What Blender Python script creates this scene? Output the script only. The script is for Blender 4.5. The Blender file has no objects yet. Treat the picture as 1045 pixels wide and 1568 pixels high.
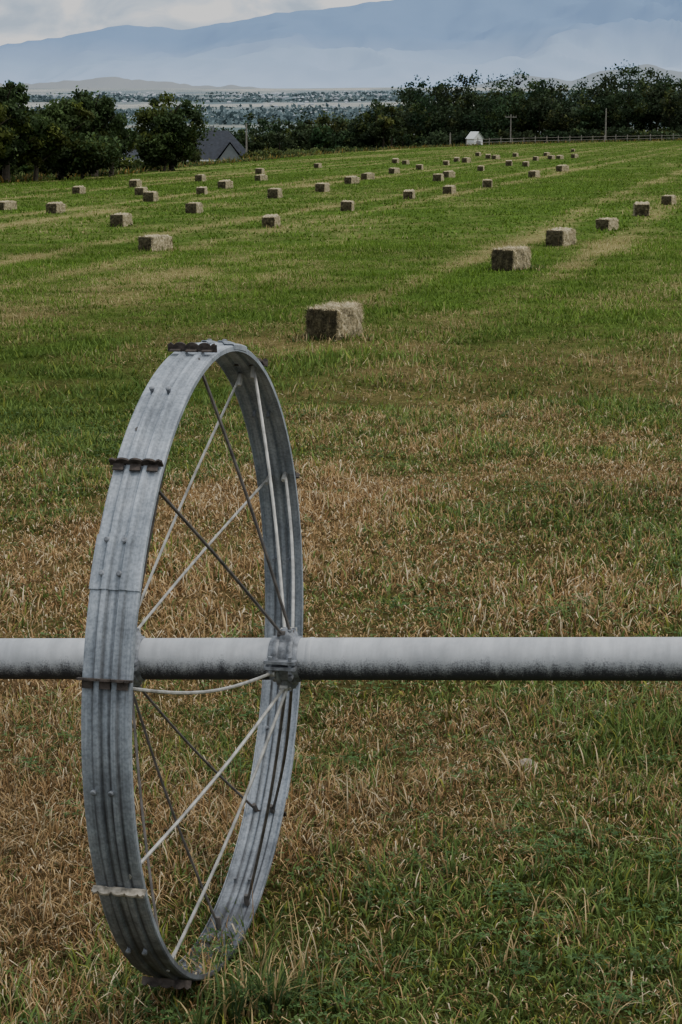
import bpy, math, random
import numpy as np
from mathutils import Vector, noise as mnoise
rng=np.random.default_rng(7); random.seed(7)
F=3149.0; PITCH=math.radians(10.51); CH=2.54; HZ=200.0; K=0.0145
A=math.radians(12.6); SA,CA=math.sin(A),math.cos(A)
scene=bpy.context.scene
# ------------------------------------------------------------------ helpers
def _h(xi,yi,s):
    h=(xi*374761393+yi*668265263+s*974634777)&0xffffffff
    h=((h^(h>>13))*1274126177)&0xffffffff
    h=(h^(h>>16))&0xffffff
    return h/float(0xffffff)
def vn(x,y,s=0):
    x=np.asarray(x,float);y=np.asarray(y,float)
    xi=np.floor(x).astype(np.int64);yi=np.floor(y).astype(np.int64)
    fx=x-xi;fy=y-yi;fx=fx*fx*(3-2*fx);fy=fy*fy*(3-2*fy)
    a=_h(xi,yi,s);b=_h(xi+1,yi,s);c=_h(xi,yi+1,s);d=_h(xi+1,yi+1,s)
    return (a*(1-fx)+b*fx)*(1-fy)+(c*(1-fx)+d*fx)*fy
def fbm(x,y,s=0,o=4):
    t=0;a=.5;n=0
    for i in range(o):
        ca,sa=math.cos(i*.9+.4),math.sin(i*.9+.4)
        t=t+a*vn((x*ca-y*sa)*2**i,(x*sa+y*ca)*2**i,s+i*17);n+=a;a*=.5
    return t/n
def fbs(x,y,s=0,o=4):   # stretched noise, unrotated
    t=0;a=.5;n=0
    for i in range(o):
        t=t+a*vn(x*2**i,y*2**i,s+i*17);n+=a;a*=.5
    return t/n
def sm(a,b,x):
    t=np.clip((x-a)/(b-a),0,1);return t*t*(3-2*t)
def edge(u):
    return np.interp(u,[-1,-.166,-.102,-.039,.025,.088,.166,1],[70,111,133,185,275,333,364,600])
def terrain(x,y):
    x=np.asarray(x,float);y=np.asarray(y,float)
    yy=np.maximum(y,1.0);u=np.clip(x/yy,-1,1)
    e=edge(u)
    z=K*150*np.tanh((x+.4)/150)
    z=z-5*sm(0,150,y-e)-18*sm(600,3000,y)
    far=np.clip((y-2600)/6400,0,1)
    z=z+ 205*far**1.25
    near=1-sm(60,140,y)
    z=z+near*(fbm(x*.9,y*.9,5,3)-.5)*.05
    return z
def np_mesh(name,V,Fa,mat,col=None,smooth=False,parent=None,link=True):
    me=bpy.data.meshes.new(name)
    V=np.asarray(V,np.float32);Fa=np.asarray(Fa,np.int32)
    k=Fa.shape[1]
    me.vertices.add(len(V));me.vertices.foreach_set('co',V.ravel())
    me.loops.add(Fa.size);me.loops.foreach_set('vertex_index',Fa.ravel())
    me.polygons.add(len(Fa));me.polygons.foreach_set('loop_start',np.arange(0,Fa.size,k,dtype=np.int32))
    if smooth: me.polygons.foreach_set('use_smooth',np.ones(len(Fa),bool))
    me.update(calc_edges=True)
    if col is not None:
        a=me.attributes.new('Col','FLOAT_COLOR','POINT')
        c=np.ones((len(V),4),np.float32);c[:,:3]=col
        a.data.foreach_set('color',c.ravel())
    me.materials.append(mat)
    if not link: return me
    ob=bpy.data.objects.new(name,me);scene.collection.objects.link(ob)
    if parent: ob.parent=parent
    return ob
def empty(name,loc=(0,0,0),rz=0,ry=0):
    e=bpy.data.objects.new(name,None);e.location=loc;e.rotation_euler=(0,ry,rz);e.empty_display_size=.2
    scene.collection.objects.link(e);return e
class MB:
    def __init__(s): s.v=[];s.f=[]
    def tube(s,pts,rad,seg=8,cap=True):
        pts=[Vector(p) for p in pts];b=len(s.v)
        if not hasattr(rad,'__len__'): rad=[rad]*len(pts)
        for i,p in enumerate(pts):
            d=(pts[min(i+1,len(pts)-1)]-pts[max(i-1,0)]).normalized()
            up=Vector((0,0,1)) if abs(d.z)<.9 else Vector((1,0,0))
            a=d.cross(up).normalized();c=a.cross(d)
            for j in range(seg):
                t=2*math.pi*j/seg
                s.v.append(p+(a*math.cos(t)+c*math.sin(t))*rad[i])
        for i in range(len(pts)-1):
            for j in range(seg):
                k=(j+1)%seg
                s.f.append((b+i*seg+j,b+i*seg+k,b+(i+1)*seg+k,b+(i+1)*seg+j))
        if cap:
            s.f.append(tuple(b+j for j in range(seg))[::-1]);e=b+(len(pts)-1)*seg
            s.f.append(tuple(e+j for j in range(seg)))
    def box(s,c,sz,ax=None):
        c=Vector(c);b=len(s.v)
        X,Y,Z=ax if ax else (Vector((1,0,0)),Vector((0,1,0)),Vector((0,0,1)))
        for i in (-.5,.5):
            for j in (-.5,.5):
                for k in (-.5,.5): s.v.append(c+X*(i*sz[0])+Y*(j*sz[1])+Z*(k*sz[2]))
        for q in ((0,1,3,2),(4,6,7,5),(0,4,5,1),(2,3,7,6),(0,2,6,4),(1,5,7,3)): s.f.append(tuple(b+i for i in q))
    def poly(s,vs,fs):
        b=len(s.v);s.v+= [Vector(v) for v in vs];s.f+=[tuple(b+i for i in f) for f in fs]
    def obj(s,name,mat,parent=None,smooth=False,bevel=0):
        me=bpy.data.meshes.new(name);me.from_pydata([tuple(v) for v in s.v],[],s.f);me.update()
        me.materials.append(mat)
        if smooth:
            for p in me.polygons: p.use_smooth=True
        ob=bpy.data.objects.new(name,me);scene.collection.objects.link(ob)
        if parent: ob.parent=parent
        if bevel:
            m=ob.modifiers.new('b','BEVEL');m.width=bevel;m.segments=2;m.limit_method='ANGLE'
        if smooth:
            m=ob.modifiers.new('es','EDGE_SPLIT');m.split_angle=math.radians(40)
        return ob
# ------------------------------------------------------------------ materials
def mat(name):
    m=bpy.data.materials.new(name);m.use_nodes=True
    nt=m.node_tree;b=nt.nodes['Principled BSDF'];return m,nt,b
def N(nt,t,**k):
    n=nt.nodes.new(t)
    for a,v in k.items():
        if a in n.inputs.keys(): n.inputs[a].default_value=v
        else: setattr(n,a,v)
    return n
def ramp(nt,stops):
    r=nt.nodes.new('ShaderNodeValToRGB');e=r.color_ramp.elements
    while len(e)<len(stops): e.new(.5)
    for i,(p,c) in enumerate(stops): e[i].position=p;e[i].color=(*c,1)
    return r
def mixc(nt,f,a,b,mode='MIX'):
    m=nt.nodes.new('ShaderNodeMix');m.data_type='RGBA';m.blend_type=mode
    for s,val in ((0,f),(6,a),(7,b)):
        if isinstance(val,(int,float)): m.inputs[s].default_value=val
        elif isinstance(val,tuple): m.inputs[s].default_value=(*val,1)
        else: nt.links.new(val,m.inputs[s])
    return m.outputs[2]
def mth(nt,op,a,b=None,c=None):
    m=nt.nodes.new('ShaderNodeMath');m.operation=op
    for i,v in enumerate((a,b,c)):
        if v is None: continue
        if isinstance(v,(int,float)): m.inputs[i].default_value=v
        else: nt.links.new(v,m.inputs[i])
    return m.outputs[0]
def m_attr(name,rough=.75,trans=0,nscale=0,namp=.5,spec=.2):
    m,nt,b=mat(name);L=nt.links.new
    at=N(nt,'ShaderNodeAttribute',attribute_name='Col');c=at.outputs['Color']
    if nscale:
        geo=N(nt,'ShaderNodeNewGeometry')
        no=N(nt,'ShaderNodeTexNoise',Scale=nscale,Detail=5.0);L(geo.outputs['Position'],no.inputs['Vector'])
        r=ramp(nt,[(.3,(1-namp,)*3),(.7,(1+namp,)*3)]);L(no.outputs['Fac'],r.inputs[0])
        c=mixc(nt,1.0,c,r.outputs[0],'MULTIPLY')
    L(c,b.inputs['Base Color']);b.inputs['Roughness'].default_value=rough
    b.inputs['Specular IOR Level'].default_value=spec
    if trans:
        tr=N(nt,'ShaderNodeBsdfTranslucent');L(c,tr.inputs['Color'])
        mx=N(nt,'ShaderNodeMixShader');mx.inputs[0].default_value=trans
        L(b.outputs[0],mx.inputs[1]);L(tr.outputs[0],mx.inputs[2]);L(mx.outputs[0],nt.nodes['Material Output'].inputs[0])
    return m
def m_flat(name,c,rough=.7,metal=0,nscale=8,namp=.25,bump=0):
    m,nt,b=mat(name);L=nt.links.new
    tc=N(nt,'ShaderNodeTexCoord');no=N(nt,'ShaderNodeTexNoise',Scale=float(nscale),Detail=6.0)
    L(tc.outputs['Object'],no.inputs['Vector'])
    r=ramp(nt,[(.3,tuple(x*(1-namp) for x in c)),(.7,tuple(min(1,x*(1+namp)) for x in c))]);L(no.outputs['Fac'],r.inputs[0])
    L(r.outputs[0],b.inputs['Base Color']);b.inputs['Roughness'].default_value=rough;b.inputs['Metallic'].default_value=metal
    if bump:
        bp=N(nt,'ShaderNodeBump',Strength=bump,Distance=.01);L(no.outputs['Fac'],bp.inputs['Height']);L(bp.outputs[0],b.inputs['Normal'])
    return m
M_blade=m_attr('grass_blades',.7,.22,0,0,.12)
M_leaf=m_attr('leaves',.7,.2,0,0,.12)
M_far=m_attr('far_foliage',.9,0,0,0,.0)
M_bark=m_flat('bark',(.07,.055,.04),.9,0,6,.4)
M_straw=m_attr('straw',.8,0,40,.45)
def m_galv():
    m,nt,b=mat('galvanised_steel');L=nt.links.new
    tc=N(nt,'ShaderNodeTexCoord');sp=N(nt,'ShaderNodeSeparateXYZ');L(tc.outputs['Object'],sp.inputs[0])
    n1=N(nt,'ShaderNodeTexNoise',Scale=9.0,Detail=8.0,Roughness=.65);L(tc.outputs['Object'],n1.inputs['Vector'])
    n2=N(nt,'ShaderNodeTexNoise',Scale=120.0,Detail=3.0);L(tc.outputs['Object'],n2.inputs['Vector'])
    r1=ramp(nt,[(.3,(.26,.285,.32)),(.5,(.39,.425,.47)),(.72,(.52,.55,.59))]);L(n1.outputs['Fac'],r1.inputs[0])
    r2=ramp(nt,[(.35,(.78,.78,.78)),(.6,(1.08,1.08,1.08))]);L(n2.outputs['Fac'],r2.inputs[0])
    c=mixc(nt,1.0,r1.outputs[0],r2.outputs[0],'MULTIPLY')
    ax=mth(nt,'ABSOLUTE',sp.outputs['X'])
    g1=mth(nt,'SUBTRACT',1.0,mth(nt,'MULTIPLY',mth(nt,'ABSOLUTE',mth(nt,'SUBTRACT',ax,.0345)),150.0))
    g2=mth(nt,'SUBTRACT',1.0,mth(nt,'MULTIPLY',mth(nt,'ABSOLUTE',mth(nt,'SUBTRACT',ax,.0105)),130.0))
    g=mth(nt,'MAXIMUM',mth(nt,'MAXIMUM',g1,g2),0.0)
    n4=N(nt,'ShaderNodeTexNoise',Scale=10.0,Detail=6.0,Roughness=.7);L(tc.outputs['Object'],n4.inputs['Vector'])
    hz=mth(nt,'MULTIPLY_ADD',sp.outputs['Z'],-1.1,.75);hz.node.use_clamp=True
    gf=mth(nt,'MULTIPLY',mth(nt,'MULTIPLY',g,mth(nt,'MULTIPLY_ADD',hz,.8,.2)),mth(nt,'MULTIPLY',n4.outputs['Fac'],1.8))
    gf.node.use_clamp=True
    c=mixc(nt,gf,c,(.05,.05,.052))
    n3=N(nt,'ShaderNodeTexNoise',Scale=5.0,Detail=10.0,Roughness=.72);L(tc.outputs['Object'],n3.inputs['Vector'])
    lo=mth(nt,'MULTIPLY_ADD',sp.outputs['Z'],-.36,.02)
    yb=mth(nt,'MULTIPLY',mth(nt,'MAXIMUM',sp.outputs['Y'],0.0),.42)  # far side kept lighter: light on its inner face put into the colour
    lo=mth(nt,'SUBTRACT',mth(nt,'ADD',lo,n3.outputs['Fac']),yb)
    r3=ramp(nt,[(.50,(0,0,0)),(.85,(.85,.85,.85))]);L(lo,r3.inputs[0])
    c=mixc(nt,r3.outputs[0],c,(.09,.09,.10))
    # streaks running round the band
    n5=N(nt,'ShaderNodeTexNoise',Scale=1.0,Detail=6.0,Roughness=.7);mp=N(nt,'ShaderNodeMapping');mp.inputs['Scale'].default_value=(140,4,4);L(tc.outputs['Object'],mp.inputs[0]);L(mp.outputs[0],n5.inputs['Vector'])
    r5=ramp(nt,[(.35,(.72,.72,.72)),(.6,(1.05,1.05,1.05))]);L(n5.outputs['Fac'],r5.inputs[0])
    c=mixc(nt,1.0,c,r5.outputs[0],'MULTIPLY')
    L(c,b.inputs['Base Color']);b.inputs['Metallic'].default_value=.4
    rr=ramp(nt,[(.3,(.72,)*3),(.7,(.54,)*3)]);L(n1.outputs['Fac'],rr.inputs[0]);L(rr.outputs[0],b.inputs['Roughness'])
    bp=N(nt,'ShaderNodeBump',Strength=.25,Distance=.003);L(n1.outputs['Fac'],bp.inputs['Height']);L(bp.outputs[0],b.inputs['Normal'])
    return m
M_galv=m_galv()
def m_pipe():
    m,nt,b=mat('weathered_aluminium');L=nt.links.new
    tc=N(nt,'ShaderNodeTexCoord');sp=N(nt,'ShaderNodeSeparateXYZ');L(tc.outputs['Object'],sp.inputs[0])
    n1=N(nt,'ShaderNodeTexNoise',Scale=210.0,Detail=6.0,Roughness=.85);L(tc.outputs['Object'],n1.inputs['Vector'])
    n2=N(nt,'ShaderNodeTexNoise',Scale=7.0,Detail=8.0,Roughness=.7);L(tc.outputs['Object'],n2.inputs['Vector'])
    mp=N(nt,'ShaderNodeMapping');mp.inputs['Scale'].default_value=(26,3,3);L(tc.outputs['Object'],mp.inputs[0])
    n3=N(nt,'ShaderNodeTexNoise',Scale=1.0,Detail=7.0,Roughness=.65);L(mp.outputs[0],n3.inputs['Vector'])
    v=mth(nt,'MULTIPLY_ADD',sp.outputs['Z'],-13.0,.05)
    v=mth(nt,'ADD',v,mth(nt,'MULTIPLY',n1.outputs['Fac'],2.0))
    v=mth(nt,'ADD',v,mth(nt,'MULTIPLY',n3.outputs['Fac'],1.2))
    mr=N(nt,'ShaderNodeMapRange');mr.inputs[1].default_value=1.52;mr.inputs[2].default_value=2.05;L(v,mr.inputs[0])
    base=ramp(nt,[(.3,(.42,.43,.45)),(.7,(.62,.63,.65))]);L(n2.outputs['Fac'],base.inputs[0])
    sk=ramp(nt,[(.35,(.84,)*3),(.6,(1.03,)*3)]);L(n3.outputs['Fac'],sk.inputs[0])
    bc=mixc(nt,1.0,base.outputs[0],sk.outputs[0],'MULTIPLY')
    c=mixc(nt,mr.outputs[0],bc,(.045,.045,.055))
    L(c,b.inputs['Base Color']);b.inputs['Metallic'].default_value=.1;b.inputs['Roughness'].default_value=.7
    bp=N(nt,'ShaderNodeBump',Strength=.2,Distance=.002);L(n1.outputs['Fac'],bp.inputs['Height']);L(bp.outputs[0],b.inputs['Normal'])
    return m
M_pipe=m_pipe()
M_rust=m_flat('rusty_steel',(.075,.06,.052),.8,.3,60,.6,.4)
M_zinc=m_flat('zinc_rod',(.42,.41,.38),.55,.35,30,.4)
M_zincd=m_flat('weathered_rod',(.14,.125,.115),.6,.4,30,.4)
M_hub=m_flat('cast_aluminium',(.22,.23,.25),.6,.4,40,.55,.5)
# ------------------------------------------------------------------ world
w=bpy.data.worlds.new('World');scene.world=w;w.use_nodes=True
nt=w.node_tree;L=nt.links.new;bg=nt.nodes['Background'];out=nt.nodes['World Output']
S=Vector((.66,-.22,.95)).normalized()
sky=N(nt,'ShaderNodeTexSky');sky.sky_type='NISHITA';sky.sun_disc=False
sky.sun_elevation=math.asin(S.z);sky.sun_rotation=math.atan2(S.x,S.y)
bg.inputs['Strength'].default_value=.09;L(sky.outputs[0],bg.inputs['Color'])
tc=N(nt,'ShaderNodeTexCoord');mp=N(nt,'ShaderNodeMapping');mp.inputs['Scale'].default_value=(1,1,2.2);mp.inputs['Location'].default_value=(.62,.2,.1)
L(tc.outputs['Generated'],mp.inputs[0])
n1=N(nt,'ShaderNodeTexNoise',Scale=22.0,Detail=8.0,Roughness=.5,Distortion=.5);L(mp.outputs[0],n1.inputs['Vector'])
cr=ramp(nt,[(.38,(.50,.62,.78)),(.49,(.74,.82,.92)),(.56,(1.0,1.0,1.0))]);L(n1.outputs['Fac'],cr.inputs[0])
sp=N(nt,'ShaderNodeSeparateXYZ');L(tc.outputs['Generated'],sp.inputs[0])
zr=ramp(nt,[(0,(.70,.70,.70)),(.08,(.70,.70,.70)),(.5,(.84,.83,.80)),(1,(1,.98,.94))]);L(sp.outputs['Z'],zr.inputs[0])   # overcast: zenith brighter than horizon
yr=ramp(nt,[(0,(.38,)*3),(.45,(1,)*3)]);L(mth(nt,'ADD',mth(nt,'MULTIPLY_ADD',sp.outputs['Y'],.5,.5),mth(nt,'MULTIPLY',sp.outputs['Z'],.6)),yr.inputs[0])  # unseen sky behind the camera, darkened on purpose to dim the far rim
cc=mixc(nt,1.0,mixc(nt,1.0,cr.outputs[0],zr.outputs[0],'MULTIPLY'),yr.outputs[0],'MULTIPLY')
bg2=N(nt,'ShaderNodeBackground');bg2.inputs['Strength'].default_value=1.38;L(cc,bg2.inputs['Color'])
cf=ramp(nt,[(.3,(.85,)*3),(.5,(.98,)*3)]);L(n1.outputs['Fac'],cf.inputs[0])
mx=N(nt,'ShaderNodeMixShader');L(cf.outputs[0],mx.inputs[0]);L(bg.outputs[0],mx.inputs[1]);L(bg2.outputs[0],mx.inputs[2]);L(mx.outputs[0],out.inputs[0])
sd=bpy.data.lights.new('sun','SUN');sd.energy=1.1;sd.angle=math.radians(16);sd.color=(1,.93,.82)
so=bpy.data.objects.new('sun',sd);scene.collection.objects.link(so);so.rotation_euler=(-S).to_track_quat('-Z','Y').to_euler();so.location=(5,-5,20)
# ------------------------------------------------------------------ camera
cd=bpy.data.cameras.new('camera');co=bpy.data.objects.new('camera',cd);scene.collection.objects.link(co);scene.camera=co
co.location=(0,0,CH);co.rotation_euler=(math.pi/2-PITCH,0,0)
cd.sensor_fit='VERTICAL';cd.sensor_height=36;cd.lens=36*F/1568;cd.clip_end=90000;cd.clip_start=.1
# ------------------------------------------------------------------ field colours
def greenness(x,y):
    c=x*CA-y*SA; l=x*SA+y*CA
    d=np.hypot(x,y)
    tr=np.interp(d,[0,5.3,6.2,8,11,14,18,25,45,120,400],[.52,.52,.40,.30,.29,.40,.58,.77,.88,.92,.93])
    n=fbm(x*1.1,y*1.1,11,4)*.5+fbm(x*.25,y*.18,23,3)*.5
    g=tr+(n-.5)*1.7*(1-.5*sm(60,150,d))
    per=(c+5.9)/9.2; ph=per-np.round(per)
    wv=(fbm(c*.2,l*.05,87,2)-.5)*1.0
    tracks=np.exp(-((np.abs(ph*9.2-.5+wv)-1.15)/.45)**2)
    tracks=tracks*(.15+.85*fbs(c*.5,l*.10,31,3))*sm(18,34,d)
    g=g-tracks*.9
    g=g-.30*sm(.55,.75,fbs(c*.35,l*.05,41,3))*sm(15,30,d)
    return np.clip(g,.04,.97)
def groundcol(x,y):
    g=greenness(x,y)[:,None]
    d=np.hypot(x,y)[:,None]
    n=vn(x*3,y*3,3)[:,None]
    dry=np.array([.30,.20,.10])*(.7+.6*n);grn=np.array([.08,.145,.028])*(.75+.5*n)
    dryf=np.array([.34,.30,.13]);
    f=sm(15,50,d);dry=dry*(1-f)+dryf*f
    c=dry*(1-g)+grn*g
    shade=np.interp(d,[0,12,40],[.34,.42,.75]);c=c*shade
    u=x/np.maximum(y,1)
    be=sm(0,60,y-edge(u))[:,None]
    c=c*(1-be)+np.array([.075,.10,.035])*be
    ff=sm(900,2500,y)[:,None]
    # valley: strips of stubble, pasture and scrub
    yw=y+(fbs(x*.0012,y*.003,61,4)-.5)*900
    cellx=np.floor(x/230+np.floor(yw/170)*.37).astype(np.int64);celly=np.floor(yw/170).astype(np.int64)
    pr=_h(cellx,celly,5);
    tan=.85*np.exp(-((yw-6150)/330)**2)+.55*sm(8050,8500,yw)
    tan=np.clip(tan+(pr-.45)*.9,0,1)[:,None]
    farc=np.array([.075,.10,.075])*(1-tan)+np.array([.47,.42,.31])*tan
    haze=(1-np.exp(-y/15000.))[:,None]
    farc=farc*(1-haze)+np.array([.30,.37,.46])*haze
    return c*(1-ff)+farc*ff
ys=np.concatenate([np.linspace(-15,4,30)[:-1],4*np.exp(np.arange(0,math.log(3000/4),.0115)),np.linspace(3020,12500,420)])
s_=np.linspace(-1,1,260);us=.22*s_+.78*s_**3
Y,U=np.meshgrid(ys,us,indexing='ij');X=U*(np.abs(Y)+25)
nx=len(us);ny=len(ys);x=X.ravel();y=Y.ravel();z=terrain(x,y)
i,j=np.meshgrid(np.arange(ny-1),np.arange(nx-1),indexing='ij');a=(i*nx+j).ravel()
q=np.stack([a,a+1,a+nx+1,a+nx],1)
def m_ground():
    m,nt,b=mat('field_ground');L=nt.links.new
    at=N(nt,'ShaderNodeAttribute',attribute_name='Col');geo=N(nt,'ShaderNodeNewGeometry');c=at.outputs['Color']
    for sc,am,lo,hi in ((55.,.6,.35,.65),(9.,.3,.35,.65),(1.3,.22,.35,.65),(.012,.15,.35,.65)):
        no=N(nt,'ShaderNodeTexNoise',Scale=sc,Detail=6.0,Roughness=.7);L(geo.outputs['Position'],no.inputs['Vector'])
        r=ramp(nt,[(lo,(1-am,)*3),(hi,(1+am,)*3)]);L(no.outputs['Fac'],r.inputs[0]);c=mixc(nt,1.0,c,r.outputs[0],'MULTIPLY')
        if sc==55.:
            bp=N(nt,'ShaderNodeBump',Strength=.6,Distance=.02);L(no.outputs['Fac'],bp.inputs['Height']);L(bp.outputs[0],b.inputs['Normal'])
    L(c,b.inputs['Base Color']);b.inputs['Roughness'].default_value=.95;b.inputs['Specular IOR Level'].default_value=.0
    return m
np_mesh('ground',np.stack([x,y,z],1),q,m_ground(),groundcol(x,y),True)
# ------------------------------------------------------------------ grass
def sample(n,y0,y1,margin):
    yy=y0+(y1-y0)*rng.random(n*3);W=(.34*yy*1.25+margin);k=rng.random(n*3)<W/W.max();yy=yy[k][:n]
    W=.34*yy*1.25+margin;return (rng.random(len(yy))-.5)*W,yy
def blades(n,y0,y1,hmin,hmax,wid,seg,clump,margin=1.5,per=14,free=.25):
    if clump:
        cx,cy=sample(max(1,n//per),y0,y1,margin);idx=rng.integers(0,len(cx),n);cr=rng.random(len(cx))[idx];cb=rng.random(len(cx))[idx]
        ox,oy=cx[idx],cy[idx];sc=clump*(.5+rng.random(len(cx)))[idx]
        xx=ox+rng.normal(size=n)*sc;yy=oy+rng.normal(size=n)*sc
        fr=rng.random(n)<free;fx,fy=sample(n,y0,y1,margin);m=min(n,len(fx));xx[:m]=np.where(fr[:m],fx[:m],xx[:m]);yy[:m]=np.where(fr[:m],fy[:m],yy[:m])
    else:
        xx,yy=sample(n,y0,y1,margin);n=len(xx);cr=rng.random(n);cb=rng.random(n)
    g=greenness(xx,yy);isg=(rng.random(n)*.4+cr*.6)<g
    th=sm(.3,.7,fbm(xx*1.3,yy*1.3,51,3))
    h=(hmin+(hmax-hmin)*rng.random(n)**1.8)*(.5+.7*th)*(.7+.6*cb)*np.where(isg,1.0,.95)
    d=np.hypot(xx,yy)
    az=rng.random(n)*2*np.pi
    lean=np.where(isg,.3+.8*rng.random(n),.15+1.1*rng.random(n)**1.5)
    lay=(~isg)&(rng.random(n)<.38)
    lean=np.where(lay,1.2+.35*rng.random(n),lean)
    wd=wid*(.55+.9*rng.random(n))*np.where(isg,1.25,.8)
    z0=terrain(xx,yy)-.004
    lx=np.cos(az);ly=np.sin(az);fa=az+np.pi/2+(rng.random(n)-.5)*1.2
    wx=np.cos(fa)*wd/2;wy=np.sin(fa)*wd/2
    zl=np.where(lay,.03*rng.random(n)+.006,0)
    B=np.stack([xx,yy,z0+zl],1)
    def pt(t,ln):
        return B+np.stack([lx*np.sin(ln)*h*t,ly*np.sin(ln)*h*t,np.cos(ln)*h*t],1)
    Wv=np.stack([wx,wy,wx*0],1)
    r=rng.random(n)[:,None];r2=rng.random(n)[:,None];dd=sm(13,35,d)[:,None]
    gc=np.array([.068,.122,.030])*(1-r)+np.array([.185,.26,.075])*r
    gc=np.where(r2<.18,gc*np.array([1.55,1.15,.8]),gc)
    gc=gc*(1-dd)+(np.array([.085,.165,.022])*(1-r)+np.array([.185,.29,.045])*r)*dd
    dc=np.array([.30,.165,.070])*(1-r)+np.array([.62,.44,.22])*r
    dc=np.where(r2<.16,np.array([.72,.60,.40]),dc);dc=np.where(r2>.80,np.array([.16,.10,.05]),dc)
    dc=dc*(1-dd)+(np.array([.38,.32,.13])*(1-r)+np.array([.57,.49,.25])*r)*dd
    big=(vn(xx*.5,yy*.5,77)*.35+.82)[:,None]*(.72+.5*cb)[:,None]
    c=np.where(isg[:,None],gc,dc)*big
    if seg==2:
        V=np.stack([B-Wv,B+Wv,pt(.55,lean*.75)-Wv*.8,pt(.55,lean*.75)+Wv*.8,pt(1,lean*1.15)],1).reshape(-1,3)
        o=(np.arange(n)*5)[:,None];Fa=np.concatenate([o+np.array([[0,1,2]]),o+np.array([[1,3,2]]),o+np.array([[2,3,4]])])
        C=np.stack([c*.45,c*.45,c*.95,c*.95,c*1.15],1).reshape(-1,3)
    else:
        V=np.stack([B-Wv,B+Wv,pt(1,lean)],1).reshape(-1,3)
        o=(np.arange(n)*3)[:,None];Fa=o+np.array([[0,1,2]])
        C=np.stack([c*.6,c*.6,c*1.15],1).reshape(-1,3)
    return V,Fa,C
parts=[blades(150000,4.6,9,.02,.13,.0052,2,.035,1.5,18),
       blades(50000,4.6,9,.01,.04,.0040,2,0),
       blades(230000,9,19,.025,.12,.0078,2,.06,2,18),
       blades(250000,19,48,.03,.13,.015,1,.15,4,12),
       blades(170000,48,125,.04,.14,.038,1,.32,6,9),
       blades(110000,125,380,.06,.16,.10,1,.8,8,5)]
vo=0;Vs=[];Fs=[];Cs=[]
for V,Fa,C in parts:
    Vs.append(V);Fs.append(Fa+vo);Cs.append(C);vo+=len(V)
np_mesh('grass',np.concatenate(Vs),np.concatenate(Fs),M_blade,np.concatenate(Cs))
def tufts(centres,nper,h0,h1,wid,spread,cols,seg=5,up=1.0):
    V=[];Fa=[];C=[];o=0
    for (cx,cy) in centres:
        zc=float(terrain(np.array([cx]),np.array([cy]))[0]);hs=random.uniform(.6,1.1)
        for k in range(nper):
            az=random.random()*6.283;r=spread*random.random()**.7
            bx=cx+r*math.cos(az);by=cy+r*math.sin(az);h=random.uniform(h0,h1)*hs;ln=random.uniform(.15,1.0)*up;a2=az+random.uniform(-.9,.9)
            wx,wy=math.cos(a2+1.57)*wid/2,math.sin(a2+1.57)*wid/2;col=np.array(random.choice(cols))*random.uniform(.7,1.25)
            for s in range(seg+1):
                t=s/seg;q=ln*t*1.3;rr=h*t
                px=bx+math.cos(a2)*math.sin(q)*rr;py=by+math.sin(a2)*math.sin(q)*rr;pz=zc-.01+math.cos(q)*rr
                ww=(1-t**2.2)+.03
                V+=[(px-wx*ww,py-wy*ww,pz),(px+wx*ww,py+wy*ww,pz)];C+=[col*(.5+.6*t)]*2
                if s<seg: Fa.append((o+2*s,o+2*s+1,o+2*s+3,o+2*s+2))
            o+=2*(seg+1)
    return np.array(V),np.array(Fa),np.array(C)
def clover(centres,nper,spread,size):
    V=[];Fa=[];C=[];o=0
    for (cx,cy) in centres:
        zc=float(terrain(np.array([cx]),np.array([cy]))[0])
        for k in range(nper):
            bx=cx+random.gauss(0,spread);by=cy+random.gauss(0,spread);bz=zc+random.uniform(.02,.075);a0=random.random()*6.28
            col=np.array(random.choice(((.06,.12,.04),(.085,.16,.05),(.12,.19,.065))))*random.uniform(.7,1.25)
            for m in range(3):
                a=a0+m*2.09;ca,sa=math.cos(a),math.sin(a);s=size*random.uniform(.7,1.2);t=random.uniform(-.3,.4)
                V+=[(bx,by,bz),(bx+ca*s*.6-sa*s*.4,by+sa*s*.6+ca*s*.4,bz+s*.15),(bx+ca*s*1.15,by+sa*s*1.15,bz+s*t),(bx+ca*s*.6+sa*s*.4,by+sa*s*.6-ca*s*.4,bz+s*.15)]
                C+=[col*.8,col,col*1.1,col];Fa.append((o,o+1,o+2,o+3));o+=4
    return np.array(V),np.array(Fa),np.array(C)
G1=[(.08,.14,.045),(.12,.19,.055),(.07,.12,.05),(.16,.21,.065)];D1=[(.58,.43,.22),(.40,.25,.12),(.66,.53,.32)]
def gcent(n,x0,y0,y1,wantg=True):
    o=[]
    while len(o)<n:
        yy=random.uniform(y0,y1);xx=random.uniform(-x0,x0)*yy/6
        g=float(greenness(np.array([xx]),np.array([yy]))[0])
        if (random.random()<g)==wantg: o.append((xx,yy))
    return o
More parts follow.
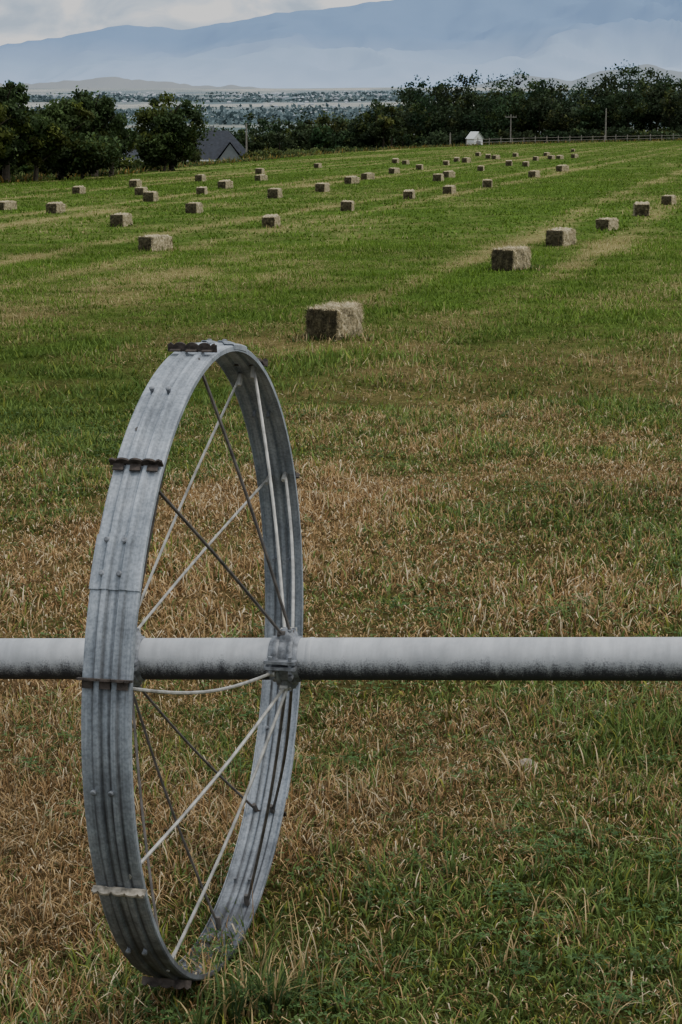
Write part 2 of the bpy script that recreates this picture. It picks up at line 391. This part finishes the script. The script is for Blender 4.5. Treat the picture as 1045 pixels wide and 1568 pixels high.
sets=[tufts([(-.25+random.gauss(0,.09),5.66+random.gauss(0,.09)) for _ in range(18)],14,.09,.22,.007,.05,G1+D1[:1],5,.8),
      tufts([(-.17+random.gauss(0,.07),5.85+random.gauss(0,.07)) for _ in range(7)],7,.16,.32,.0045,.04,D1+G1[:1],6,.55),
      tufts([(-.52+random.gauss(0,.14),5.75+random.gauss(0,.14)) for _ in range(18)],11,.06,.16,.006,.05,G1+D1),
      tufts(gcent(80,1.4,4.8,7.0),11,.06,.15,.0065,.05,G1+D1[:1]),
      tufts(gcent(110,1.4,4.8,8.0,False),9,.07,.17,.005,.05,D1),
      tufts(gcent(170,1.4,6.5,14),10,.05,.13,.008,.06,G1+D1),
      clover(gcent(130,1.5,4.8,9.0),24,.055,.014),clover(gcent(220,1.5,9,19),18,.09,.018)]
for bx_,by_ in ((-.06,25.4),(3.15,37.5)):
    sets.append(tufts([(bx_+random.uniform(-.5,.55),by_+random.uniform(-.45,.3)) for _ in range(26)],10,.06,.15,.014,.08,G1+D1))
vo=0;Vs=[];Fs=[];Cs=[]
for V,Fa,C in sets:
    Vs.append(V);Fs.append(Fa+vo);Cs.append(C);vo+=len(V)
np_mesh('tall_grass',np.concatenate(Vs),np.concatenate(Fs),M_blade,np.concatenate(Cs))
cs=[]
for _ in range(900):
    u=random.uniform(-.30,.19);e=float(edge(u))+random.uniform(-1,5)+abs(random.gauss(0,2));cs.append((u*e,e))
V,Fa,C=tufts(cs,10,.2,.62,.10,.8,[(.10,.15,.04),(.07,.12,.035),(.22,.20,.08),(.34,.22,.06)],3)
np_mesh('field_edge_weeds',V,Fa,M_blade,C)
# ------------------------------------------------------------------ wheel
WC=Vector((-.404,6.08,.957));R=.965
wheel=empty('irrigation_wheel',WC,-A)
prof=[(-.066,-.016),(-.066,-.003),(-.063,0),(-.036,0),(-.031,.008),(-.018,.008),(-.013,0),(.013,0),(.018,.008),(.031,.008),(.036,0),(.063,0),(.066,-.003),(.066,-.016)]
def sweep(t0,t1,n,dr,pf=prof,wob=0):
    V=[];Fa=[];m=len(pf)
    for i in range(n+1):
        t=math.radians(t0+(t1-t0)*i/n)
        for (ww,r) in pf:
            rr=R-.009+r+dr+wob*math.sin(3*t+.7)
            V.append((ww+wob*math.sin(2*t),-rr*math.cos(t),rr*math.sin(t)))
    for i in range(n):
        for j in range(m-1): Fa.append((i*m+j,i*m+j+1,(i+1)*m+j+1,(i+1)*m+j))
    return V,Fa
b=MB();b.poly(*sweep(0,360,180,-.002,wob=.003))
pf2=[(a*1.03,r) for a,r in prof]
for t0,t1 in ((25,34),(-147,-136),(95,104)): b.poly(*sweep(t0,t1,18,.0035,pf2,wob=.003))
rim=b.obj('rim',M_galv,wheel);m=rim.modifiers.new('s','SOLIDIFY');m.thickness=.0028;m.offset=0
def frame(t):
    t=math.radians(t);rad=Vector((0,-math.cos(t),math.sin(t)));tan=Vector((0,math.sin(t),math.cos(t)));return rad,tan
M_cream=m_flat('bleached_steel',(.36,.32,.26),.8,.1,60,.5,.4)
b=MB();b2=MB();bb=MB()
for th in (82.5,47,11,-25.5,-61,-97,-133,-169,154,118):
    B=b2 if th==-25.5 else b
    rad,tan=frame(th);X=Vector((1,0,0));n=40;vs=[];fs=[]
    for i in range(n+1):
        ww=-.074+.148*i/n
        top=.013+.009*abs(math.cos(math.pi*(ww/.074)*2))**.6-(.006 if abs(ww)>.070 else 0)
        for (r,t) in ((R-.006,-.003),(R+top,-.003),(R+top,.003),(R-.006,.003)):
            vs.append(X*ww+rad*r+tan*t)
    for i in range(n):
        for k in range(4): fs.append((i*4+k,i*4+(k+1)%4,(i+1)*4+(k+1)%4,(i+1)*4+k))
    fs+=[(0,1,2,3),(n*4+3,n*4+2,n*4+1,n*4)]
    B.poly(vs,fs)
    for ww in (-.048,0,.048): B.box(X*ww+rad*(R+.001)-tan*.012,(.03,.024,.004),(X,tan,rad))
for th in (65,33,27.5,-7,-43,-79,-115,-151,173,136,100):
    rad,tan=frame(th)
    for ww in (-.034,.014):
        p=Vector((ww,0,0));bb.tube([p+rad*(R-.028),p+rad*(R-.004),p+rad*(R+.006),p+rad*(R+.009)],[.006,.006,.0085,.005],8)
b.obj('lugs',M_rust,wheel);b2.obj('bleached_lug',M_cream,wheel);bb.obj('rim_bolts',M_hub,wheel,True)
HS=.248
def spokes(sgn,angs,rad,darks):
    l=MB();d=MB()
    for k,th in enumerate(angs):
        r,t=frame(th)
        tr=math.radians(th)
        if sgn>0 and abs(math.sin(tr))<.2 and math.cos(tr)>0: h=Vector((sgn*(HS-.03),-.082*math.cos(tr),-.012));sag=.035
        else:
            h=Vector((sgn*HS+.012*math.cos(3*k),-.030*math.cos(tr),math.copysign(.082,math.sin(tr))+.014*sgn));sag=.006
        e=Vector((sgn*.030,0,0))+r*(R-.012)
        pts=[]
        for q in range(11):
            s=q/10;p=h.lerp(e,s);p=p+Vector((sgn*.012*math.sin(math.pi*s),0,-sag*math.sin(math.pi*s)));pts.append(p)
        B=d if th in darks else l
        B.tube(pts,rad,7)
        B.tube([e-r*.035,e-r*.018,e+r*.004],[.007,.0095,.0095],6)
        B.tube([h+Vector((-.012,0,0)),h+Vector((.012,0,0))],.010,8)
    return l,d
l,d=spokes(1,(10,45,79,118,153,-171,-133,-109,-54,-23),.0050,(45,79,-109,-133,-171))
l.obj('spokes_outer',M_zinc,wheel,True);d.obj('spokes_outer_dark',M_zincd,wheel,True)
l,d=spokes(-1,(18,55,88,122,154,-170,-133,-101,-66,-31),.0044,(55,88,-133,-101,-66))
l.obj('spokes_inner',M_zinc,wheel,True);d.obj('spokes_inner_dark',M_zincd,wheel,True)
for sgn in (1,-1):
    b=MB();c=Vector((sgn*HS,0,.0565*sgn*HS));X=Vector((1,0,.0565)).normalized()
    def ring(x0,x1,r0): b.tube([c+X*x0,c+X*(x0+.006),c+X*(x1-.006),c+X*x1],[r0-.005,r0,r0,r0-.005],40)
    ring(-.045,.045,.070);ring(-.030,-.012,.078);ring(.014,.032,.078)
    for s in (1,-1):
        b.box(c+Vector((0,s*.084,.012)),(.096,.036,.009));b.box(c+Vector((0,s*.084,-.006)),(.096,.036,.009))
        for xx in (-.03,.03): b.tube([c+Vector((xx,s*.09,-.022)),c+Vector((xx,s*.09,.028))],.0065,6)
        b.tube([c+Vector((0,0,s*.060)),c+Vector((0,0,s*.078)),c+Vector((0,0,s*.090)),c+Vector((0,0,s*.094))],[.036,.033,.024,.014],18)
        for k in range(4):
            a_=k*math.pi/2+.6;b.tube([c+Vector((.022*math.cos(a_),.022*math.sin(a_),s*.08)),c+Vector((.022*math.cos(a_),.022*math.sin(a_),s*.094))],.006,6)
        b.tube([c+Vector((.028*s,-.066,-.035)),c+Vector((.028*s,-.082,-.04))],.008,8)
    b.obj('hub_clamp' ,M_hub,wheel,True)
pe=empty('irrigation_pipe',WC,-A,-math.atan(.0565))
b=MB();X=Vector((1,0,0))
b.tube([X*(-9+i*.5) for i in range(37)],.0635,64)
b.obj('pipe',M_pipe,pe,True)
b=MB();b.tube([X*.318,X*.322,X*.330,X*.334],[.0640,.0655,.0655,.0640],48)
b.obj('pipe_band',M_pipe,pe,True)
# ------------------------------------------------------------------ hay bales
def bale_mesh(seed,nf):
    r=np.random.default_rng(seed);Lx,Ly,Lz=.44,.84,.40
    V=[];Fa=[];C=[]
    fv=[];ff=[];fc=[];off=Vector((seed*7.3,0,0))
    def surf(axis,sg,a,bq):
        p=[0,0,0];o=[i for i in range(3) if i!=axis];p[axis]=sg*1.0;p[o[0]]=a;p[o[1]]=bq;return p
    def shape(p):
        p=Vector(p);ax=max(range(3),key=lambda i:abs(p[i]))
        q=Vector((p.x*Lx/2,p.y*Ly/2,p.z*Lz/2))
        e=[1-abs(v) for v in p];e[ax]=9;mn=sorted(e)[0]
        q*=1-.07*max(0,1-mn/.2)**2
        q.x+=mnoise.noise(Vector((q.y*3,seed,0)))*.05;q.z+=mnoise.noise(Vector((q.y*4.5,seed,5)))*.06*(p.z+1)/2
        fl=(math.sin(q.y*2*math.pi/.11+seed)*.5+.5)**4
        n=mnoise.noise((q+off)*8)*.028+mnoise.noise((q+off)*24)*.022+mnoise.noise((q+off)*60)*.012
        if ax!=1: n-=fl*.026
        nn=Vector((0,0,0));nn[ax]=math.copysign(1,p[ax]);q+=nn*n;q.z+=Lz/2;
        return q,ax,n
    def colr(q,ax,p,n):
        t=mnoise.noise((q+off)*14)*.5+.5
        c=np.array([.45,.385,.25])*(.6+.8*t)  # cut ends dark; end and left side also carry shade in the colour
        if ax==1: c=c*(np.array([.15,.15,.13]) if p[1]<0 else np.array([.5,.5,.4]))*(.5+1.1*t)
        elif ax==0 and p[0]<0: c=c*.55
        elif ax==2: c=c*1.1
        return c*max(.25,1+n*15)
    for axis in range(3):
        for sg in (-1,1):
            o=[i for i in range(3) if i!=axis];dims=(Lx,Ly,Lz);na=int(dims[o[0]]/.02);nb=int(dims[o[1]]/.02);b0=len(V)
            for i_ in range(na+1):
                for j_ in range(nb+1):
                    p=surf(axis,sg,-1+2*i_/na,-1+2*j_/nb);q,ax,n=shape(p)
                    V.append(q);C.append(colr(q,axis,p,n))
            for i_ in range(na):
                for j_ in range(nb):
                    k=b0+i_*(nb+1)+j_;Fa.append((k,k+1,k+nb+2,k+nb+1))
            m_=int(nf*dims[o[0]]*dims[o[1]])
            for _ in range(m_):
                p=surf(axis,sg,r.uniform(-1,1),r.uniform(-1,1));q,ax,n=shape(p)
                nn=Vector((0,0,0));nn[axis]=sg
                t1=Vector(r.normal(size=3)); 
                if axis!=1: t1.y*=.35
                t1=(t1-nn*t1.dot(nn)).normalized()
                dirv=(t1+nn*abs(r.normal())*.5).normalized();ln=r.uniform(.02,.085);wv=nn.cross(t1)*r.uniform(.0015,.0038)
                c=colr(q,axis,p,n)*r.uniform(.45,1.8);b1=len(fv)
                fv.extend([q-wv,q+wv,q+dirv*ln]);fc.extend([c*.8,c*.8,c*1.15]);ff.append((b1,b1+1,b1+2))
    Fa=np.array(Fa);tri=np.concatenate([Fa[:,[0,1,2]],Fa[:,[0,2,3]]]);nV=len(V)
    allV=np.array([tuple(v) for v in V]+[tuple(v) for v in fv]);allF=np.concatenate([tri,np.array(ff)+nV]);allC=np.array(C+fc)
    tb=MB()
    for xx in (-.11,.11):
        hy,hz=Ly/2+.004,Lz+.004
        tb.tube([(xx,-hy,.02),(xx,-hy,hz*.5),(xx,-hy+.02,hz-.01),(xx,0,hz-.004),(xx,hy-.02,hz-.01),(xx,hy,hz*.5),(xx,hy,.02)],.004,4)
    tv=np.array([tuple(v) for v in tb.v]);tf=[f for f in tb.f if len(f)==4];tf=np.array(tf);o_=len(allV)
    allF=np.concatenate([allF,tf[:,[0,1,2]]+o_,tf[:,[0,2,3]]+o_]);allV=np.concatenate([allV,tv]);allC=np.concatenate([allC,np.tile([.20,.13,.07],(len(tv),1))])
    return np_mesh('hay_bale_mesh',allV,allF,M_straw,allC,link=False)
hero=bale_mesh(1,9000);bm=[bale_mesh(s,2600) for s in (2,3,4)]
def gp(u,v):
    du,dv=u-522.5,v-784.0
    dx,dy,dz=du,F*math.cos(PITCH)-dv*math.sin(PITCH),-F*math.sin(PITCH)-dv*math.cos(PITCH)
    t=(CH-.4*K)/(K*dx-dz);return t*dx,t*dy
bl=[(513,520),(785,415),(861,376),(932,353),(984,331),(1026,314),(9,322),(84,327),(185,347),(237,384),(120,297),(230,309),(216,299),(207,287),(297,327),(309,298),(345,289),
(307,278),(398,267),(400,277),(421,304),(494,294),(539,282),(564,275),(487,257),(415,348),(532,323),(604,266),(606,250),(622,252),(643,260),(627,305),(689,297),(672,278),(688,272),(737,262),(747,287),
(700,248),(715,249),(684,253),(780,254),(806,255),(819,272),(862,263),(821,246),(845,244),(858,244),(881,242),(760,244),(748,243),(733,239),(790,240),(838,239),(878,233),(-40,330),(1100,330),(1120,290)]
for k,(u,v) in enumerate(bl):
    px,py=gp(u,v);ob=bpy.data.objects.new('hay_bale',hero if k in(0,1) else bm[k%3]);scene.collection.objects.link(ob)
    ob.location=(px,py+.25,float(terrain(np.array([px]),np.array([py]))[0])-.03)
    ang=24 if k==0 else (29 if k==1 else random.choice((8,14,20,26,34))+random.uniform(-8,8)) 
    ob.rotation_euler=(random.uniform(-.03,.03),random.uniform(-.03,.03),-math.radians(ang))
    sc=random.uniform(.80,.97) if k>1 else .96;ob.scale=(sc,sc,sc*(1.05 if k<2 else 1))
# stone
bpy.ops.mesh.primitive_ico_sphere_add(subdivisions=4,radius=.045);st=bpy.context.object;st.name='field_stone'
for v in st.data.vertices:
    v.co*=1+.45*mnoise.noise(v.co*22);v.co.z*=.6
px,py=gp(808,1172);st.location=(px,py,.015);st.data.materials.append(m_flat('stone',(.27,.23,.18),.9,0,60,.4,.6))
# ------------------------------------------------------------------ trees
def quads(P,size,col):
    n=len(P);d1=rng.normal(size=(n,3));d1/=np.linalg.norm(d1,axis=1)[:,None]
    d2=rng.normal(size=(n,3));d2-=d1*(d1*d2).sum(1)[:,None];d2/=np.linalg.norm(d2,axis=1)[:,None]
    s=(size*(.5+rng.random(n)))[:,None];a=d1*s*.7;b_=d2*s*.42
    V=np.stack([P-a,P+b_,P+a,P-b_],1).reshape(-1,3);Fa=np.arange(n*4).reshape(-1,4)
    return V,Fa,np.repeat(col,4,0)
def crown(cx,cy,z0,z1,wd,nclump,nleaf,size,base,dens=.32,cfrac=.54,ol=.28):
    H=z1-z0;cz=z0+H*cfrac
    Ps=[];Cs=[]
    for k in range(nclump):
        v=rng.normal(size=3);v/=np.linalg.norm(v);rr=rng.random()**.40
        c=np.array([cx+v[0]*wd*.42*rr,cy+v[1]*wd*.42*rr,cz+v[2]*H*.37*rr])
        rc=dens*wd*(.35+.6*rng.random())*.62
        m=int(nleaf/nclump);q=rng.normal(size=(m,3));q/=np.linalg.norm(q,axis=1)[:,None]
        q*=(rng.random(m)**.5*(1+ol*rng.normal(size=m)))[:,None]*rc;q[:,2]*=.8
        P=c+q;bright=.5+.85*rng.random()
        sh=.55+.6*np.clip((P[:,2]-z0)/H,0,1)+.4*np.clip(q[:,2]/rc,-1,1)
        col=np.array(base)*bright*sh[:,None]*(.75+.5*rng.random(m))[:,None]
        if rng.random()<.2: col=col*np.array([1.5,1.2,.8])
        Ps.append(P);Cs.append(col)
    return np.concatenate(Ps),np.concatenate(Cs)
def zt(v,y): return CH+(HZ-v)/F*y
def tree(u,vtop,y,wpx,base,nleaf=12000,size=.15,low=.0):
    x=(u-522.5)/F*y;zg=float(terrain(np.array([x]),np.array([y]))[0]);z1=zt(vtop,y);wd=wpx/F*y
    e=empty('tree',(x,y,zg));H=z1-zg
    P,C=crown(0,0,H*low,H,wd,60,nleaf,size,base);P[:,2]=np.abs(P[:,2]);V,Fa,C=quads(P,size,C);np_mesh('crown',V,Fa,M_leaf,C,parent=e)
    b=MB();r=H*.03
    b.tube([(0,0,-.1),(0.1,0,H*.2),(-.05,.05,H*.45),(.05,0,H*.75)],[r*1.3,r,r*.7,r*.2],8)
    for k in range(11):
        t=.18+.5*k/11;az=k*2.4;ln=wd*.42*random.uniform(.7,1.1)
        p0=Vector((0,0,H*t));p1=p0+Vector((math.cos(az)*ln*.5,math.sin(az)*ln*.5,H*.12));p2=p0+Vector((math.cos(az)*ln,math.sin(az)*ln,H*.22))
        b.tube([p0,p1,p2],[r*.5,r*.3,r*.08],6)
    b.obj('trunk',M_bark,e,True)
GT=(.062,.095,.032);GD=(.047,.076,.028)
for (u,vt,y,wp,ba) in ((15,108,114,120,GD),(-85,112,112,150,GT),(-190,120,118,170,GD),(98,138,120,115,GT),(150,122,126,95,GD),(175,170,128,90,GD),(60,165,116,100,GT),(-15,150,111,90,GT),(266,140,142,120,GD),(255,196,141,90,GT),(130,200,119,120,GD),(-300,120,120,160,GT)):
    tree(u,vt,float(y),wp,ba)
def mass(name,items,ncl,nl,size,base,mw=1):
    Vs=[];Fs=[];Cs=[];o=0;tb=MB()
    for (u,vt,y,wp) in items:
        x=(u-522.5)/F*y;zg=float(terrain(np.array([x]),np.array([y]))[0]);z1=zt(vt,y)
        P,C=crown(x,y,zg+(z1-zg)*.02,z1,wp/F*y,ncl,nl,size,np.array(base)*random.uniform(.75,1.25)*np.array([random.uniform(.85,1.25),1,1]),.42,.50,.14)
        V,Fa,C=quads(P,size,C);Vs.append(V);Fs.append(Fa+o);Cs.append(C);o+=len(V)
        tb.tube([(x,y,zg-.5),(x,y,zg+(z1-zg)*.7)],[.25,.08],6)
    tv=np.array([tuple(v) for v in tb.v]);tf=np.array([f for f in tb.f if len(f)==4])
    Vs.append(tv);Fs.append(tf+o);Cs.append(np.tile([.05,.04,.03],(len(tv),1)))
    np_mesh(name,np.concatenate(Vs),np.concatenate(Fs),M_leaf,np.concatenate(Cs))
def prof_items(xs,vs,u0,u1,step,y0,y1,wp):
    it=[];u=u0
    while u<u1:
        it.append((u,float(np.interp(u,xs,vs))+random.uniform(-3,5),random.uniform(y0,y1),wp*random.uniform(.8,1.3)));u+=step*random.uniform(.7,1.3)
    return it
xs=[560,595,610,632,650,672,700,730,760,800,830,850,872,900,940,980,1010,1045,1300];vs=[160,146,128,108,98,107,97,98,106,95,103,118,124,112,92,88,93,95,93]
mass('distant_trees',prof_items(xs,vs,612,1330,16,395,450,68)+prof_items(xs,[v+34 for v in vs],592,1330,18,378,395,66)+prof_items(xs,[200]*len(xs),585,1330,26,372,378,50),34,1800,.38,(.034,.058,.026))
xs=[180,330,350,380,400,430,450,480,500,530,560,600];vs=[190,178,174,165,162,172,162,156,160,168,152,146]
mass('distant_trees.001',prof_items(xs,vs,395,605,15,310,350,50)+prof_items(xs,[v+24 for v in vs],392,600,17,300,310,46)+prof_items([0,400],[188,180],60,395,20,345,380,50),26,1400,.32,(.040,.066,.028))
mass('field_edge_shrubs',[(u,random.uniform(222,250) if u<300 else random.uniform(226,236),float(edge((u-522.5)/F))+random.uniform(4,16),random.uniform(26,60)) for u in list(range(-260,190,22))+[225,245,285,300]+list(range(395,600,18))],16,800,.16,(.06,.095,.032))
# ------------------------------------------------------------------ buildings
M_roof=m_flat('dark_shingles',(.030,.034,.045),.85,0,3,.3);M_wall=m_flat('grey_siding',(.16,.17,.18),.8,0,2,.1);M_white=m_flat('white_paint',(.72,.72,.70),.6,0,2,.06);M_glass=m_flat('window_glass',(.03,.035,.04),.15,0,2,.1);M_wood=m_flat('weathered_wood',(.20,.18,.16),.9,0,5,.3)
def house(name,u,y,wid,dep,eave_v,ridge_v,mw,rot=0,hip=.28,wings=True):
    x=(u-522.5)/F*y;zg=float(terrain(np.array([x]),np.array([y]))[0])
    e=empty(name,(x,y,zg),rot);ze=zt(eave_v,y)-zg;zr=zt(ridge_v,y)-zg;w2,d2=wid/2,dep/2
    b=MB();b.box((0,0,ze/2-.3),(wid,dep,ze+.6));b.obj('walls',mw,e)
    b=MB();ov=.45;a=w2+ov;c=d2+ov;rl=w2*(1-hip*2)
    b.poly([(-a,-c,ze),(a,-c,ze),(a,c,ze),(-a,c,ze),(-rl,0,zr),(rl*.7,0,zr)],[(0,1,5,4),(1,2,5),(2,3,4,5),(3,0,4),(3,2,1,0)])
    if wings:
        gx=w2*.35;gw=w2*.42;gz=ze+(zr-ze)*.62
        b.poly([(gx-gw,-c-1.2,ze+.01),(gx+gw,-c-1.2,ze+.01),(gx,-c-1.2,gz),(gx,0,gz),(gx-gw,0,ze+.01),(gx+gw,0,ze+.01)],[(0,2,3,4),(2,1,5,3)])
    b.obj('roof',M_roof,e)
    b=MB();b.box((0,-c-.02,ze-.10),(wid+.9,.06,.2));
    if wings:
        g=MB();g.poly([(gx-gw+.3,-c-1.0,-.3),(gx+gw-.3,-c-1.0,-.3),(gx+gw-.3,-c-1.0,ze),(gx,-c-1.0,gz-.25),(gx-gw+.3,-c-1.0,ze),(gx-gw+.3,-c+.3,-.3),(gx+gw-.3,-c+.3,-.3),(gx+gw-.3,-c+.3,ze),(gx-gw+.3,-c+.3,ze)],[(0,1,2,3,4),(0,4,8,5),(1,6,7,2)]);g.obj('gable_wing',mw,e)
    for xx in (-w2*.65,-w2*.25): b.box((xx,-d2-.03,ze*.60),(1.4,.06,1.4))
    b.obj('trim',M_white,e)
    b=MB()
    for xx in (-w2*.65,-w2*.25): b.box((xx,-d2-.08,ze*.60),(1.15,.06,1.15))
    b.box((w2*.78,-d2-.05,ze*.4),(1,.08,ze*.7));b.obj('windows',M_glass,e)
    b=MB();b.box((-w2*.2,.4,zr+.1),(.7,.7,1.0));b.obj('chimney',M_wall,e)
house('grey_house',338,300.,9.4,8,243,200,M_wall,.05)
house('garage',203,235.,4.6,5,243,226,m_flat('tan_siding',(.22,.21,.20),.8),.2,.05,False)
def shed(u,y):
    x=(u-522.5)/F*y;zg=float(terrain(np.array([x]),np.array([y]))[0]);e=empty('white_shed',(x,y,zg),.5);t=zt(202,y)-zg;ev=t*.7
    b=MB();b.poly([(-.9,-1.2,-.5),(.9,-1.2,-.5),(.9,-1.2,ev),(0,-1.2,t),(-.9,-1.2,ev),(-.9,1.2,-.5),(.9,1.2,-.5),(.9,1.2,ev),(0,1.2,t),(-.9,1.2,ev)],[(0,1,2,3,4),(5,9,8,7,6),(0,4,9,5),(1,6,7,2)]);b.obj('walls',M_white,e)
    b=MB();b.poly([(-1.1,-1.4,ev-.12),(0,-1.4,t+.05),(1.1,-1.4,ev-.12),(-1.1,1.4,ev-.12),(0,1.4,t+.05),(1.1,1.4,ev-.12)],[(0,1,4,3),(1,2,5,4)]);b.obj('roof',M_white,e)
    b=MB();b.box((0,-1.23,ev*.4),(.9,.05,ev*.8));b.obj('door',M_wall,e)
shed(724,369.)
b=MB();prev=None
for k in range(44):
    u=.060+.0055*k;e=float(edge(u))+3;x=u*e;zg=float(terrain(np.array([x]),np.array([e]))[0])
    b.box((x,e,zg+.5),(.14,.14,1.3+random.uniform(-.3,.2)))
    if prev is not None:
        for hh in (.45,.9): b.tube([(prev[0],prev[1]-.1,prev[2]+hh),(x,e-.1,zg+hh)],.035,5)
    prev=(x,e,zg)
b.obj('rail_fence',M_wood)
def pole(u,vt,y,r,arm=False,m=M_wood):
    x=(u-522.5)/F*y;zg=float(terrain(np.array([x]),np.array([y]))[0]);z1=zt(vt,y);b=MB();b.tube([(x,y,zg-.5),(x,y,(zg+z1)/2),(x,y,z1)],[r*1.2,r,r*.75],8)
    if arm:
        b.box((x,y-.15,z1-.5),(2.0,.12,.14))
        for q in (-.9,-.4,.4,.9): b.tube([(x+q,y-.15,z1-.43),(x+q,y-.15,z1-.2)],.05,6)
    else: b.tube([(x,y,z1),(x,y-.1,z1+.12)],[r*.9,r*.2],6)
    b.obj('utility_pole',m)
pole(921,168,370,.13,False);pole(778,176,368,.11,True);pole(380,190,290,.13);pole(192,222,150,.07,False,M_white);pole(687,204,350,.14)
# ------------------------------------------------------------------ distant town + valley trees
b=MB()
for k in range(560):
    u=random.choice((random.gauss(200,80),random.gauss(480,60),random.uniform(-300,1000)));y=random.uniform(6500,8100)
    if k%3==0: y=random.gauss(7500,130)
    if k%7==0: y=random.uniform(4700,6400)
    x=(u-522.5)/F*y;zg=float(terrain(np.array([x]),np.array([y]))[0]);s=random.uniform(4,9)
    b.box((x,y,zg+2),(s*1.4,s,s*.55));b.poly([(x-s*.75,y-s*.5,zg+2+s*.27),(x+s*.75,y-s*.5,zg+2+s*.27),(x+s*.75,y+s*.5,zg+2+s*.27),(x-s*.75,y+s*.5,zg+2+s*.27),(x-s*.6,y,zg+2+s*.55),(x+s*.6,y,zg+2+s*.55)],[(0,1,5,4),(1,2,5),(2,3,4,5),(3,0,4)])
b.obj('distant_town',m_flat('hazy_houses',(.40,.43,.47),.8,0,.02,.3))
P=[];
for k in range(620):
    y=random.choice((random.gauss(7300,300),random.uniform(4300,5900),random.uniform(4300,5500),random.gauss(6700,60)));u0=random.uniform(-500,1400);x=(u0-522.5)/F*y
    m=random.randint(15,70);px=x+rng.normal(size=m)*random.uniform(15,100);py=y+rng.normal(size=m)*15
    P.append(np.stack([px,py,terrain(px,py)+2+rng.random(m)*5],1))
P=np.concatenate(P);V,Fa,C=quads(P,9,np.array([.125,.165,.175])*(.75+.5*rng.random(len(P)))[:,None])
np_mesh('valley_trees',V,Fa,M_far,C)
# ------------------------------------------------------------------ hills & mountains
def ridge(name,y0,y1,u0,u1,xs,vs,nc,nr,low,high,namp,seed,basez,nsc,hazel=None):
    us=np.linspace(u0,u1,nc);ts=np.linspace(0,1.25,nr)
    T,Uq=np.meshgrid(ts,us,indexing='ij');yy=y0+(y1-y0)*T;xx=(Uq-522.5)/F*yy
    top=CH+(HZ-np.interp(Uq,xs,vs)-1.2*(fbs(Uq*.05,Uq*0,seed,3)-.5)*6)/F*y1
    shp=np.where(T<1,T**1.1,1-(T-1)*2)
    rid=1-np.abs(fbs(xx/nsc,yy/(nsc*2.4),seed,5)*2-1)
    zz=basez+(top-basez)*shp
    zz=zz-(top-basez)*namp*(1-rid)*2.2*np.clip(T,0,1)*np.clip(1.05-T,0,1)*3
    a,bq=np.meshgrid(np.arange(nr-1),np.arange(nc-1),indexing='ij');k=(a*nc+bq).ravel()
    Fa=np.stack([k,k+1,k+nc+1,k+nc],1)
    hh=np.clip((zz-basez)/(np.interp(522,us,top[0])-basez),0,1).ravel()[:,None]
    nn=fbs(xx.ravel()/nsc*.35,yy.ravel()/nsc*.4+9,seed+3,5)[:,None]
    f=np.clip(hh*1.5+(nn-.5)*1.1,0,1)
    col=np.array(low)*(1-f)+np.array(high)*f  # aerial haze put into the colour, paler towards the base
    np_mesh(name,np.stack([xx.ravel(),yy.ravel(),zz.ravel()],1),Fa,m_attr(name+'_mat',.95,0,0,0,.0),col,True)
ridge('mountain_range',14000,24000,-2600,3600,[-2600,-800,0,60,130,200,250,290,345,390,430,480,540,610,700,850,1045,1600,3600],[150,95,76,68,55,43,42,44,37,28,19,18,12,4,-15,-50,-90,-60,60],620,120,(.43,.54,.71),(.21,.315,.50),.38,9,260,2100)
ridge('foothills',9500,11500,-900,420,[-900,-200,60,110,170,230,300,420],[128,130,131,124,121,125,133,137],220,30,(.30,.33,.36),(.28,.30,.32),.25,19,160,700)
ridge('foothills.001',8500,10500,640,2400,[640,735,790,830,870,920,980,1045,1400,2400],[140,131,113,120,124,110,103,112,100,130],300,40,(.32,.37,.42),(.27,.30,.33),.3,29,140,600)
